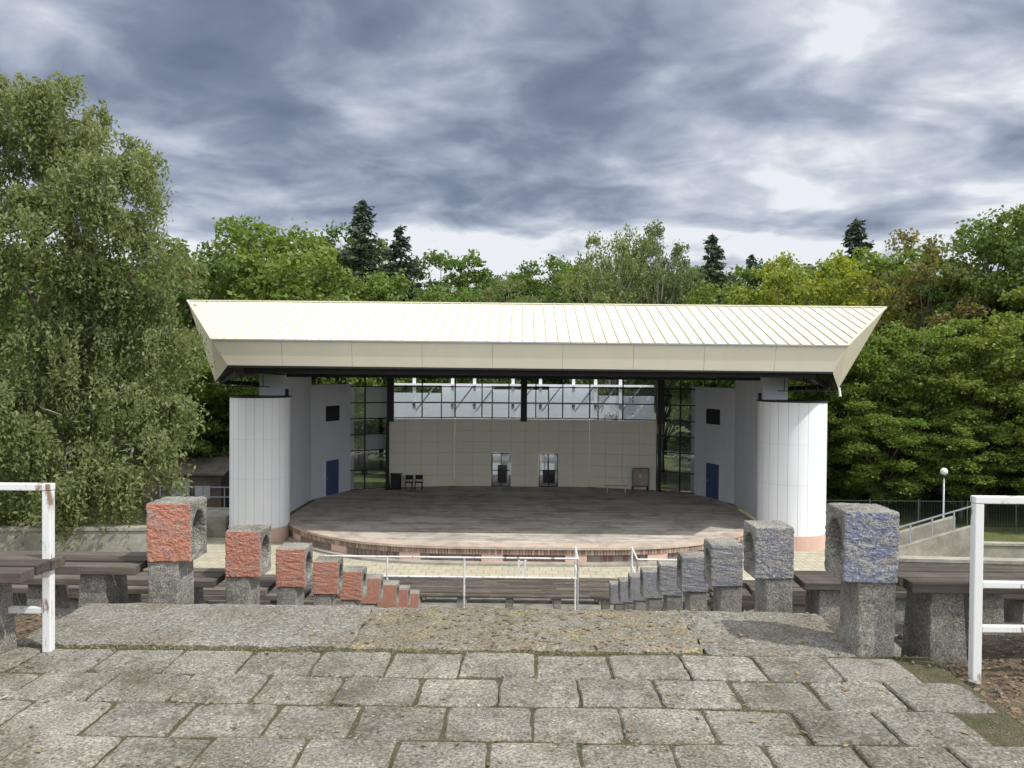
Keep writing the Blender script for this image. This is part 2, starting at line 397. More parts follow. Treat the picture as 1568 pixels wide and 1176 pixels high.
for i,y in enumerate(YR):
    top=tr(y)
    support(1.83+.004*i,1,y,top,'blue' if i==0 else 'bluegrey',2 if i<2 else (1 if i<5 else 0))
    bench(2.19,10,y-.02,top-.43 if i else top-.40,first=.16)
bench(-9,-2.62,4.0,-1.07,first=.9)
for i in range(9):
    y=19.7+.95*i; z=-6.2-.205*i
    bench(-12,12,y,z+.45)

# ---------------------------------------------------------------- railings
def rail(name,pts,zb,zt,rails,r=.022,mat='wpaint'):
    b=B()
    for p in pts: b.tube([(p[0],p[1],zb),(p[0],p[1],zt)],r,mat,8)
    a,c_=pts[0],pts[-1]
    for z in rails: b.tube([(a[0],a[1],z),(c_[0],c_[1],z)],r*.95,mat,8)
    return b.obj(name)
for xs_,y,bs in (((-2.68,-4.3,-5.9),4.32,-1.68),((2.47,4.1,5.7),4.2,-1.67)):
    b=B(); tp=-.69
    for x in xs_: b.box(x-.024,x+.024,y-.024,y+.024,bs,tp,'wpaint')
    x0,x1=sorted((xs_[0],xs_[-1])); 
    b.box(x0-.026,x1+.026,y-.026,y+.026,tp+.001,tp+.04,'wpaint')
    for z in (-1.13,-1.37): b.box(x0+.026,x1-.026,y-.018,y+.018,z-.018,z+.018,'wpaint')
    b.obj('white_metal_railing',bevel=.005)
rail('white_metal_railing',[(-4.4,17.2),(-3.0,17.2),(-1.27,17.2),(1.27,17.2)],-6.06,-4.16,[-4.16,-4.60])
rail('white_metal_railing',[(2.6,17.2),(3.9,17.2),(5.4,17.2)],-6.06,-4.16,[-4.16,-4.6])
rail('white_metal_railing',[(1.27,17.2),(1.3,18.4)],-6.06,-4.17,[-4.17,-4.6])
rail('white_metal_railing',[(2.6,17.2),(2.65,18.4)],-6.06,-4.17,[-4.17,-4.6])

# ---------------------------------------------------------------- stage building
ST=empty('open_air_stage_building')
ZF=-7.3
def fy(x): return 32.0+5.3*(abs(x)/11.6)**3.6
xsn=[-11.6+23.2*i/80 for i in range(81)]
b=B(); b.box(-17,17,28.3,39,ZG-.3,ZG,'yellowpave'); b.obj('forecourt_pavement')
b=B()
b.box(-.12,-.04,28.6,28.68,ZG,ZG+1.0,'wpaint');b.box(.12,.2,28.6,28.68,ZG,ZG+1.0,'wpaint');b.box(-.039,.119,28.62,28.66,ZG+.9,ZG+.96,'wpaint');b.obj('white_gate_post')
b=B(); y=32.75; pitch=.16
while y<48.9:
    if y<38: xm=11.5*min(1,((y-.7-32.0)/5.3))**(1/3.6) if y-.7>32.0 else .3
    elif y<44: xm=11.65
    else: xm=11.65-(y-44)*1.3/4.6
    if y>47.9: xm=min(xm,8.5)
    segs=[-xm]; x=-xm
    while x<xm-4: x+=random.uniform(2.5,4.5); segs.append(min(x,xm))
    if segs[-1]<xm: segs.append(xm)
    for a,c_ in zip(segs[:-1],segs[1:]):
        if c_-a>.05: b.box(a,c_-.006,y,y+pitch-.012,ZF-.05,ZF+random.uniform(-.004,.004),'deck')
    y+=pitch
b.obj('stage_deck',ST)
b=B()
top=[(x,fy(x)) for x in xsn]; inn=[(x*.985,fy(x)+.78) for x in xsn]
for i in range(80):
    a,c_=top[i],top[i+1]; d,e=inn[i],inn[i+1]
    b.add([(a[0],a[1]-.06,ZF+.03),(c_[0],c_[1]-.06,ZF+.03),(e[0],e[1],ZF+.03),(d[0],d[1],ZF+.03),
           (a[0],a[1]-.06,ZF-.07),(c_[0],c_[1]-.06,ZF-.07),(e[0],e[1],ZF-.07),(d[0],d[1],ZF-.07)],[(0,1,2,3),(4,5,1,0),(2,6,7,3)],'rim')
b.poly([(x,fy(x)+.5,ZF-.09) for x in xsn]+[(11.7,44,ZF-.09),(10.4,48.6,ZF-.09),(-10.4,48.6,ZF-.09),(-11.7,44,ZF-.09)],'dark')
b.obj('stage_rim',ST)
b=B()
fine=[-11.5+23.*i/2000 for i in range(2001)]
prev=None; s=0; nextb=0; nextp=1.7
for x in fine:
    p=(x,fy(x))
    if prev: s+=math.dist(p,prev)
    if prev and s>=nextb:
        ang=math.atan2(p[1]-prev[1],p[0]-prev[0]); T=Matrix.Translation((p[0],p[1],0))@Matrix.Rotation(ang,4,'Z')
        b.box(-.055,.055,0,.2,ZF-.30,ZF-.071,'brickcol',T); nextb+=.13
    if prev and s>=nextp:
        T=Matrix.Translation((p[0],p[1],0))@Matrix.Rotation(ang,4,'Z')
        b.box(-.45,.45,.03,.3,ZG-.05,ZF-.301,'pink',T); nextp+=3.5
    prev=p
for i in range(80):
    a,c_=top[i],top[i+1]
    b.add([(a[0],a[1]+.12,ZG-.05),(c_[0],c_[1]+.12,ZG-.05),(c_[0],c_[1]+.12,ZF-.08),(a[0],a[1]+.12,ZF-.08)],[(0,1,2,3)],'brick')
    b.add([(a[0],a[1]-.35,ZG+.10),(c_[0],c_[1]-.35,ZG+.10),(c_[0],c_[1]+.11,ZG+.10),(a[0],a[1]+.11,ZG+.10),(a[0],a[1]-.35,ZG-.05),(c_[0],c_[1]-.35,ZG-.05)],[(0,1,2,3),(4,5,1,0)],'conc_far')
b.obj('stage_front_wall',ST)

def panelwall(b,p,q,cols,rows,k,th=.06,skip=()):
    for ci,(a,c_) in enumerate(zip(cols[:-1],cols[1:])):
        for ri,(z0,z1) in enumerate(zip(rows[:-1],rows[1:])):
            if (ci,ri) in skip: continue
            b.wallbox(p,q,z0+.006,z1-.006,th,k,a+.006,c_-.006)
b=B(); rows=[ZF,-6.6,-5.9,-5.15,-4.45,-3.75,-3.0]
p,q=(-4.3,49.2),(4.3,49.2)
cols=[0,1.17,2.35,3.6,4.5,5.38,6.63,7.6,8.6]
panelwall(b,p,q,cols,rows,'beige',skip={(2,0),(2,1),(2,2),(5,0),(5,1),(5,2)})
for a,c_ in ((0,2.35),(3.6,5.38),(6.63,8.6)): b.wallbox(p,q,ZF,-3.0,.1,'greyp',a,c_,.061)
for a,c_ in ((2.35,3.6),(5.38,6.63)): b.wallbox(p,q,-5.15,-3.0,.1,'greyp',a,c_,.061)
for sx in (-1,1):
    p2,q2=(sx*8.4,48.2),(sx*4.3,49.2)
    if sx>0: p2,q2=q2,p2
    Lw=math.dist(p2,q2); cols2=[Lw*i/4 for i in range(5)]
    panelwall(b,p2,q2,cols2,rows,'beige'); b.wallbox(p2,q2,ZF,-3.0,.1,'greyp',0,Lw,.061)
b.obj('beige_back_wall',ST)
b=B()
for a in (-1.95,1.08):
    for x in (a+.03,a+.60,a+1.17): b.box(x,x+.05,49.22,49.27,ZF,-5.17,'black')
    for z in (ZF,-6.3,-5.22): b.box(a+.081,a+1.168,49.225,49.265,z,z+.05,'black')
    b.box(a+.09,a+1.16,49.24,49.245,ZF+.06,-5.23,'glass')
b.box(-4.3,4.3,49.5,55,ZF-.1,ZF-.02,'deck')
b.box(-1.6,-1.0,51,51.5,ZF,-6.2,'plank'); b.box(1.4,2.2,51,51.5,ZF,-6.5,'plank'); b.box(1.5,1.56,51.2,51.26,-6.5,-5.5,'wpaint')
b.obj('backstage_doors',ST)
b=B()
line=[(-11.0,46.6),(-8.4,48.25),(-4.3,49.25),(4.3,49.25),(8.4,48.25),(11.0,46.6)]
for si,(p,q) in enumerate(zip(line[:-1],line[1:])):
    Lw=math.dist(p,q); nn=max(2,round(Lw/1.72)) ; edge= si in (0,4)
    z0=ZF if edge else -2.93
    zs=[z0]+([-6.1,-4.9,-3.9] if edge else [])+([-2.93] if edge else [])+[-1.95,-.95,-.35]
    for i in range(nn+1):
        u=Lw*i/nn; b.wallbox(p,q,z0,-.3,.09,'black',max(0,u-.035),min(Lw,u+.035),-.02)
    for z in zs:
        for i in range(nn): b.wallbox(p,q,z-.03,z+.035,.07,'black',Lw*i/nn+.036,Lw*(i+1)/nn-.036,-.01)
    for i in range(nn):
        for zi,(z1,z2) in enumerate(zip(zs[:-1],zs[1:])):
            if z2>-.5: continue
            r_=random.random(); k='milky' if (r_<.10 and z1>-3) else ('greyp' if r_<.13 else 'glass')
            b.wallbox(p,q,z1+.036,z2-.031,.012,k,Lw*i/nn+.037,Lw*(i+1)/nn-.037,.02)
b.obj('clerestory_windows',ST)
b=B(); 
for x0,x1,zt in ((-9.8,-6.1,-1.6),(-6.0,-2.3,-1.0),(-2.2,1.9,-1.3),(2.0,5.6,-.9),(5.7,9.8,-1.7)): b.box(x0,x1,57.5,57.8,ZG,zt,'white')
for x in (-8,-5.2,-3.6,-.8,1.2,3.6,5.2,7): 
    b.box(x,x+.22,56.0,56.2,ZG,-.3,'white'); b.beam((x+.11,56.3,-3.0),(x+1.7,56.3,-.9),.1,.1,'greyp')
b.box(-9.5,9.5,55.85,55.99,-1.0,-.85,'white'); b.box(-9.5,9.5,55.85,55.99,-2.3,-2.2,'greyp')
b.obj('backstage_block',ST)
b=B()
for x in (-8.15,0.1,8.5): b.box(x-.2,x+.2,47.4 if abs(x)>1 else 48.6,47.7 if abs(x)>1 else 48.9,-3.1,-.1,'black')
for x in (-8.35,8.5): b.box(x-.09,x+.09,47.6,47.8,ZF,-3.11,'black')
b.obj('steel_columns',ST)
b=B()
for sx in (-1,1):
    X=lambda v:v*sx
    pr=((11.9,43.3),(10.35,47.3))
    if sx<0: p_,q_=(-pr[0][0],pr[0][1]),(-pr[1][0],pr[1][1])
    else: p_,q_=(pr[1][0],pr[1][1]),(pr[0][0],pr[0][1])
    Lr=math.dist(p_,q_)
    b.wallbox(p_,q_,ZF,-.8,.25,'wall')
    for (a,c_,z0,z1,kk) in ((1.3,2.7,-2.95,-2.05,'dark'),(1.35,2.65,ZF+.02,-5.25,'bdoor')):
        aa,cc=(a,c_) if sx<0 else (Lr-c_,Lr-a)
        b.wallbox(p_,q_,z0,z1,.02,kk,aa,cc,-.025)
        for (u0,u1,v0,v1) in ((aa-.08,aa-.001,z0,z1+.08),(cc+.001,cc+.08,z0,z1+.08),(aa,cc,z1+.001,z1+.08)):
            b.wallbox(p_,q_,v0,v1,.05,'wall',u0,u1,-.052)
        if kk=='bdoor': b.wallbox(p_,q_,z0+.95,z0+1.05,.03,'greyp',aa+.1,aa+.2,-.056)
    b.box(*sorted((X(11.9),X(12.1))),37.6,43.29,ZF,-.2,'wall')
    b.box(*sorted((X(11.55),X(12.75))),37.2,37.59,ZF,-.15,'wall')
    b.box(*sorted((X(11.45),X(11.88))),37.65,37.7,ZF,-5.6,'bdoor')
    b.box(*sorted((X(11.44),X(11.54))),37.4,37.58,ZF,-.9,'black')
b.obj('side_walls',ST)
for (cx,cy,r) in ((-12.5,36.6,1.38),(12.75,36.6,1.55)):
    b=B(); zt=-1.28; zb=-7.35
    nseg=22
    for i in range(nseg):
        a0=2*math.pi*i/nseg; a1=2*math.pi*(i+1)/nseg; g=.0035
        for z0,z1 in ((zb,-5.05),(-5.047,-3.2),(-3.197,zt)):
            sub=3; ring=[]
            for k in range(sub+1):
                t=a0+g+(a1-a0-2*g)*k/sub; ring.append((cx+r*math.cos(t),cy+r*math.sin(t)))
            vs=[(x,y,z0) for x,y in ring]+[(x,y,z1-.002) for x,y in ring]
            b.add(vs,[(k,k+1,sub+2+k,sub+1+k) for k in range(sub)],'white')
    ring=[(cx+(r-.03)*math.cos(2*math.pi*k/48),cy+(r-.03)*math.sin(2*math.pi*k/48)) for k in range(48)]
    b.add([(x,y,z) for z in (zb,zt-.02) for x,y in ring],[(k,(k+1)%48,48+(k+1)%48,48+k) for k in range(48)]+[tuple(range(48,96))],'greyp')
    for (r2,z0,z1,k_) in ((r+.05,zt,zt+.07,'black'),(r+.04,ZG-.05,zb-.001,'pink')):
        ring=[(cx+r2*math.cos(2*math.pi*k/48),cy+r2*math.sin(2*math.pi*k/48)) for k in range(48)]
        b.add([(x,y,z) for z in (z0,z1) for x,y in ring],[(k,(k+1)%48,48+(k+1)%48,48+k) for k in range(48)]+[tuple(range(48,96)),tuple(range(47,-1,-1))],k_)
    b.obj('round_tower',ST)
# roof
b=B()
ft=[(-12.95,31.9,1.25),(13.35,31.9,1.18)]; fb=[(-12.35,32.15,.20),(12.85,32.15,.12)]
bt=[(-16.7,38.2,3.42),(17.75,38.0,3.3)]; lo=[(-14.5,36.2,-.55),(14.75,36.2,-.65)]
rear=[(-13.5,52.5,.5),(13.5,52.5,.5)]
b.poly([ft[0],ft[1],bt[1],bt[0]],'cream')
b.poly([bt[0],bt[1],rear[1],rear[0]],'cream')
for i in (0,1):
    b.poly([ft[i],fb[i],lo[i],bt[i]],'creamf'); b.poly([bt[i],lo[i],rear[i]],'creamf')
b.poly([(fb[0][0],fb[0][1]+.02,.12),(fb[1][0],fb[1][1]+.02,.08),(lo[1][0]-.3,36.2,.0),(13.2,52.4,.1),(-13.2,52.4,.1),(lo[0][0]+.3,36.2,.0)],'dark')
b.obj('roof_shell',ST)
b=B()
npan=9
for i in range(npan):
    t0,t1=i/npan+.0002,(i+1)/npan-.0002
    A=[Vector(ft[0]).lerp(Vector(ft[1]),t) for t in (t0,t1)]; C_=[Vector(fb[0]).lerp(Vector(fb[1]),t) for t in (t0,t1)]
    if i>0: C_[0].x=A[0].x
    if i<npan-1: C_[1].x=A[1].x
    o=Vector((0,-.05,0)); o2=Vector((0,-.01,0))
    b.add([A[0]+o,A[1]+o,C_[1]+o,C_[0]+o,A[0]+o2,A[1]+o2,C_[1]+o2,C_[0]+o2],[(0,1,2,3),(4,5,1,0),(3,2,6,7),(0,3,7,4),(1,5,6,2)],'creamf')
b.beam(Vector(ft[0])+Vector((0,-.08,.02)),Vector(ft[1])+Vector((0,-.08,.02)),.1,.06,'greyp')
b.beam(Vector(fb[0])+Vector((0,.02,-.03)),Vector(fb[1])+Vector((0,.02,-.03)),.16,.07,'black')
b.obj('roof_fascia',ST)
b=B()
def zroof(x,y):
    t=(y-31.9)/6.2; return (1.215)+t*(2.14) -.02*(x/13)
x=-16.5
while x<17.4:
    y0=31.9
    if x<-12.95: y0=31.9+(-12.95-x)/3.75*6.3
    if x>13.35: y0=31.9+(x-13.35)/4.4*6.1
    if y0<37.8:
        pa=(x,y0+.05,zroof(x,y0+.05)+.025); pb=(x,38.0,zroof(x,38.0)+.025)
        b.beam(pa,pb,.035,.06,'creamseam')
    x+=.5
b.beam(Vector(bt[0])+Vector((0,0,.03)),Vector(bt[1])+Vector((0,0,.03)),.2,.06,'cream')
for i in (0,1): b.beam(Vector(ft[i])+Vector((0,0,.03)),Vector(bt[i])+Vector((0,0,.03)),.1,.06,'creamseam')
b.obj('roof_seams',ST)
b=B()
for y,z in ((33.0,-.02),(38.5,-.2),(44,-.25)): b.box(-12.0 if y<34 else -13,12.5 if y<34 else 13,y,y+.2,z-.12,z+.12,'black')
for x in range(-12,13,2):
    b.box(x-.06,x+.06,33.21,38.49,-.16,.0,'black'); b.box(x-.06,x+.06,38.71,43.99,-.26,-.1,'black')
    if x%4==0: b.beam((x,33.3,-.1),(x+2,38.4,-.3),.05,.05,'black')
for sx in (-1,1):
    b.beam((sx*12.3,33,-.1),(sx*14.3,36.3,-.55),.12,.25,'black'); b.beam((sx*14.3,36.3,-.55),(sx*13.2,38.4,-.7),.1,.2,'black')
    for k in range(5): b.tube([(sx*(11.9+.5*k),35.2,-.75),(sx*(11.9+.5*k),35.2,-.2)],.02,'black',6)
    b.beam((sx*11.6,35.2,-.75),(sx*14.1,35.2,-.75),.04,.04,'black')
b.obj('roof_steel_beams',ST)
b=B(); b.tube([(14.7,36.0,-.6),(14.72,35.9,-1.0)],.06,'white',8); b.obj('rain_pipe',ST)

b=B(); b.box(-8.1,-7.4,47.2,47.6,ZF+.02,ZF+.1,'black');b.box(-8.05,-7.45,47.25,47.55,ZF+.1,ZF+.95,'black');b.box(-8.12,-7.38,47.19,47.61,ZF+.951,ZF+1.0,'black');b.box(-8.4,-8.12,47.1,47.4,ZF,ZF+.35,'black');b.obj('loudspeaker_cabinet',bevel=.02)
def chair(x,y):
    b=B()
    for dx in (0,.42):
        for dy in (0,.42): b.box(x+dx,x+dx+.035,y+dy,y+dy+.035,ZF,ZF+(.44 if dy==0 else .9),'black')
    b.box(x-.01,x+.47,y-.01,y+.419,ZF+.441,ZF+.48,'black'); b.box(x+.036,x+.419,y+.425,y+.45,ZF+.6,ZF+.88,'black'); b.obj('folding_chair')
chair(-7.2,47.2); chair(-6.6,47.3)
b=B(); b.box(6.9,7.9,48.0,48.06,ZF+.25,ZF+1.4,'plank'); b.box(6.95,7.85,47.96,47.999,ZF+.3,ZF+1.35,'rim'); b.box(7.3,7.45,47.93,47.959,ZF+.8,ZF+1.0,'wpaint'); b.box(6.9,6.98,48.0,48.3,ZF,ZF+.249,'plank'); b.box(7.82,7.9,48.0,48.3,ZF,ZF+.249,'plank'); b.obj('notice_board')
b=B()
for x in (5.2,6.3): b.box(x,x+.05,47,47.05,ZF,ZF+.4,'wpaint')
b.box(5.05,6.5,46.9,47.2,ZF+.401,ZF+.45,'wpaint'); b.obj('low_bench')

b=B()
for i in range(6): b.box(-16.6+.0,-15.2,34.4+.35*i,34.75+.35*i-.003,ZG-.05,ZG+.17*(i+1),'plank')
for x in (-16.65,-15.15):
    b.beam((x,34.4,ZG+1.0),(x,36.6,ZG+2.0),.06,.06,'greyp'); b.beam((x,34.4,ZG+.55),(x,36.6,ZG+1.55),.04,.04,'greyp')
    for y,z in ((34.4,0),(35.5,.5),(36.6,1.0)): b.box(x-.03,x+.03,y-.03,y+.03,ZG,ZG+z+.97,'greyp')
b.box(-16.6,-14.1,36.51,39,ZG-.05,ZG+1.0,'conc_far')
for z in (1.5,2.0): b.box(-18.5,-14.1,39.0,39.05,ZG+z,ZG+z+.05,'greyp')
for x in (-18.5,-17.4,-16.3,-15.2,-14.2): b.box(x,x+.05,39.06,39.1,ZG,ZG+2.05,'greyp')
b.obj('side_staircase')
b=B(); b.box(-20.5,-16.3,41.5,44,ZG-.05,ZG+2.3,'plank'); b.box(-19.0,-18.0,41.46,41.499,ZG,ZG+2.0,'greyp'); b.box(-17.7,-16.9,41.46,41.499,ZG+1.0,ZG+1.7,'milky')
b.add([(-20.8,41.2,ZG+2.31),(-16.0,41.2,ZG+2.31),(-16.0,44.3,ZG+2.9),(-20.8,44.3,ZG+2.9),(-20.8,41.2,ZG+2.41),(-16.0,41.2,ZG+2.41),(-16.0,44.3,ZG+3.0),(-20.8,44.3,ZG+3.0)],[(3,2,1,0),(4,5,6,7),(0,1,5,4),(1,2,6,5),(2,3,7,6),(3,0,4,7)],'plank'); b.obj('storage_shed')

b=B()
def rw(p,q,z0,z1,cap=True):
    b.wallbox(p,q,z0,z1,.3,'conc_far'); 
    if cap: b.wallbox(p,q,z1+.001,z1+.1,.4,'conc_far',off=-.05)
rw((-30,23.0),(-11.2,24.5),-7.5,-5.15); b.obj('retaining_wall')
b=B(); rw((11.4,23.5),(30,22.5),-7.5,-5.65); b.obj('retaining_wall')
b=B(); rw((18.05,33.5),(30,33.0),-8.1,-7.3); b.obj('retaining_wall')
b=B(); rw((-24,30),(-15.5,31.5),-8.1,-7.0); b.obj('retaining_wall')
# sloping ramp wall with its handrail
b=B()
for yy in (31.5,33.2):
    b.add([(15,yy,-8.1),(18.6,yy,-8.1),(18.6,yy,-6.05),(15,yy,-7.15),(15,yy+.28,-8.1),(18.6,yy+.28,-8.1),(18.6,yy+.28,-6.05),(15,yy+.28,-7.15)],[(0,1,2,3),(7,6,5,4),(3,2,6,7),(1,5,6,2),(0,3,7,4)],'conc_far')
b.add([(15,31.79,-7.9),(18.59,31.79,-6.7),(18.59,33.19,-6.7),(15,33.19,-7.9)],[(0,1,2,3)],'conc_far')
b.beam((15,31.64,-6.35),(18.6,31.64,-5.25),.05,.05,'greyp')
for k in range(5): b.box(15+.88*k,15.05+.88*k,31.62,31.67,-7.2+.27*k,-6.35+.27*k,'greyp')
b.obj('access_ramp')
b=B()
x=15.5
while x<46:
    b.box(x-.03,x+.03,39.97,40.03,ZG-.1,ZG+1.6,'green')
    if x<43.4:
        for z in (.15,1.5): b.box(x+.031,x+2.469,39.99,40.01,ZG+z,ZG+z+.025,'green')
        xx=x+.12
        while xx<x+2.45: b.box(xx,xx+.008,40.011,40.02,ZG+.1,ZG+1.55,'green'); xx+=.14
    x+=2.5
b.obj('green_wire_fence')
def lamp(x,y,h,zg=ZG-.05):
    b=B(); b.tube([(x,y,zg),(x,y,zg+.6),(x,y,zg+.62),(x,y,zg+h)],[.09,.08,.05,.04],'greyp',10)
    b.tube([(x,y,zg+h),(x,y,zg+h+.1)],[.1,.12],'black',10)
    pts=[];rad=[]
    for i in range(9):
        t=math.pi*i/8; pts.append((x,y,zg+h+.28-.18*math.cos(t))); rad.append(max(.01,.18*math.sin(t)))
    b.tube(pts,rad,'globe',14); b.obj('street_lamp',smooth=True)
lamp(20.8,38.2,3.05)

# ---------------------------------------------------------------- trees
M['lf_green']=leafmat('leaves_green',(.085,.14,.032),(.125,.19,.045),(.155,.21,.055))
M['lf_dark']=leafmat('leaves_dark',(.055,.10,.032),(.09,.145,.042),(.11,.16,.05))
M['lf_yellow']=leafmat('leaves_yellow',(.19,.23,.035),(.33,.33,.045),(.17,.22,.04))
M['lf_yg']=leafmat('leaves_yellowgreen',(.14,.19,.035),(.22,.25,.045),(.25,.25,.05))
M['lf_brown']=leafmat('leaves_brownish',(.16,.14,.045),(.23,.16,.06),(.12,.16,.045))
M['lf_grey']=leafmat('leaves_greygreen',(.10,.135,.06),(.14,.18,.085),(.16,.19,.10))
M['lf_willow']=leafmat('leaves_willow',(.11,.145,.065),(.17,.20,.095),(.19,.215,.11))
M['lf_spruce']=leafmat('needles',(.03,.055,.03),(.055,.085,.045),(.045,.07,.045),.15)
def fib(n):
    i=np.arange(n)+.5; ph=np.arccos(1-2*i/n); th=math.pi*(1+5**.5)*i
    return np.stack([np.cos(th)*np.sin(ph),np.sin(th)*np.sin(ph),np.cos(ph)],1)
def crown(name,nl,per,size,mat,rad=(5.4,5.4,8.2),cz=11.6,lr=(1.2,2.1),seed=0,aspect=.7,flat=.85):
    g=np.random.default_rng(seed); cs=[];ns=[];lob=[]
    d=fib(nl); d=d+g.normal(0,.16,d.shape); d/=np.linalg.norm(d,axis=1)[:,None]
    for k in range(nl):
        r=g.uniform(*lr); f=g.uniform(.74,1.03) if k%5 else g.uniform(.2,.5)
        e=np.sign(d[k])*np.abs(d[k])**.85
        c=np.array([e[0]*(rad[0]-r*.7)*f,e[1]*(rad[1]-r*.7)*f,cz+e[2]*(rad[2]-r*.7)*f])
        lob.append((c,r))
        nsb=13; sd=g.normal(size=(nsb,3)); sd/=np.linalg.norm(sd,axis=1)[:,None]; sd[:,2]=np.abs(sd[:,2])*1.0-.3
        for q in range(nsb):
            sc=c+sd[q]*r*g.uniform(.5,1.05); sr=r*g.uniform(.22,.48)
            m_=per//nsb; v=g.normal(size=(m_,3)); v/=np.linalg.norm(v,axis=1)[:,None]
            pp=sc+v*sr*g.uniform(.3,1.35,(m_,1))*np.array([1.1,1.1,flat])
            cs.append(pp); ns.append(v+np.array([0,0,.5]))
    C=np.vstack(cs); Nn=np.vstack(ns)
    return leaves(name,C,g.uniform(.55,1.3,len(C))*size,mat,aspect,nrm=Nn),lob
def trunkmesh(name,lob,h=20,r=.28,mat='bark',seed=0,sway=.5):
    rd=random.Random(seed); b=B(); top=h*.82
    pts=[(sway*math.sin(i*.9+seed)*i/8,sway*math.cos(i*.7+seed)*i/8,top*i/8-.3) for i in range(9)]
    b.tube(pts,[r*(1.35 if i==0 else 1-.1*i) for i in range(9)],mat,8)
    for c,lr in lob:
        k=max(1,min(7,int((c[2]-2.2)/top*8*.8))); p=Vector(pts[k]); e=Vector(c)
        mid=p.lerp(e,.5)+Vector((0,0,rd.uniform(.1,.6)))
        b.tube([p,mid,e],[r*.35,r*.22,r*.06],mat,5)
    o=b.obj(name,smooth=True); me=o.data; bpy.data.objects.remove(o); return me
ARCH={}
def arch(key,**k):
    trunk=k.pop('tr','bark'); me,lob=crown('crown_'+key,**k); ARCH[key]=(me,trunkmesh('trunk_'+key,lob,mat=trunk,seed=k['seed']))
arch('green1',nl=60,per=300,size=.38,mat='lf_green',seed=1)
arch('green2',nl=54,per=300,size=.36,mat='lf_green',lr=(1.1,1.9),seed=2)
arch('dark1',nl=60,per=290,size=.38,mat='lf_dark',seed=3)
arch('yellow1',nl=52,per=300,size=.35,mat='lf_yellow',seed=4,lr=(1.0,1.8))
arch('brown1',nl=48,per=280,size=.32,mat='lf_brown',seed=5,lr=(.9,1.6))
arch('grey1',nl=60,per=300,size=.34,mat='lf_grey',seed=6,lr=(.8,1.6),aspect=.42,tr='barkl',flat=1.3)
arch('near1',nl=64,per=560,size=.28,mat='lf_green',seed=8,lr=(1.0,1.8))
arch('near2',nl=60,per=560,size=.28,mat='lf_green',seed=9,lr=(1.0,1.8),rad=(5.4,5.4,9.2),cz=10.4)
arch('near3',nl=60,per=520,size=.28,mat='lf_yg',seed=10,lr=(.9,1.7),rad=(5.4,5.4,9.0),cz=10.6)
def spruce(seed=0):
    g=np.random.default_rng(seed); cs=[];up=[]
    z=2
    while z<19.7:
        R_=4.0*(1-(z/20.4))**.68+.08; nb=int(6+R_*2.2)
        for k in range(nb):
            t=g.uniform(0,2*math.pi); L=R_*g.uniform(.5,1.15); zz=z+g.uniform(-.25,.25)
            m_=int(8+26*L); s_=g.uniform(.05,1,m_)
            px=np.cos(t)*L*s_; py=np.sin(t)*L*s_; pz=zz-.30*L*s_+.30*L*s_**3
            w=.22*(1-s_*.6)*L**.5
            o=g.normal(0,1,(m_,3))*w[:,None]*np.array([.8,.8,.2])
            c=np.stack([px,py,pz],1)+o; c[:,2]-=g.uniform(0,.35,m_)*s_
            cs.append(c); u=np.stack([np.full(m_,np.cos(t)),np.full(m_,np.sin(t)),np.full(m_,-.45)],1)+g.normal(0,.4,(m_,3)); up.append(u)
        z+=.62 if z<17 else .42
    C=np.vstack(cs);U=np.vstack(up)
    me=leaves('spruce_needles',C,g.uniform(.25,.48,len(C)),'lf_spruce',.4,updir=U)
    b=B(); b.tube([(0,0,-.3),(0,0,8),(0,0,20)],[.3,.2,.03],'bark',8); o=b.obj('t',smooth=True); tm=o.data; bpy.data.objects.remove(o)
    return me,tm
ARCH['spruce']=spruce(3); ARCH['spruce2']=spruce(4)
def tree(key,X,Y,top,r,name,zg=ZG-.05,parent=None,rz=None):
    s=(top-zg)/20.0; sr=r/5.0 if not key.startswith('spruce') else r/3.4
    rz=random.uniform(0,6.28) if rz is None else rz
    if parent is None:
        e=empty(name,(X,Y,zg)); e.scale=(sr,sr,s); e.rotation_euler=(0,0,rz)
        link('crown',ARCH[key][0],e); link('trunk',ARCH[key][1],e)
    else:
        link('crown',ARCH[key][0],parent,(X,Y,zg),(sr,sr,s),rz)
D='deciduous_tree'
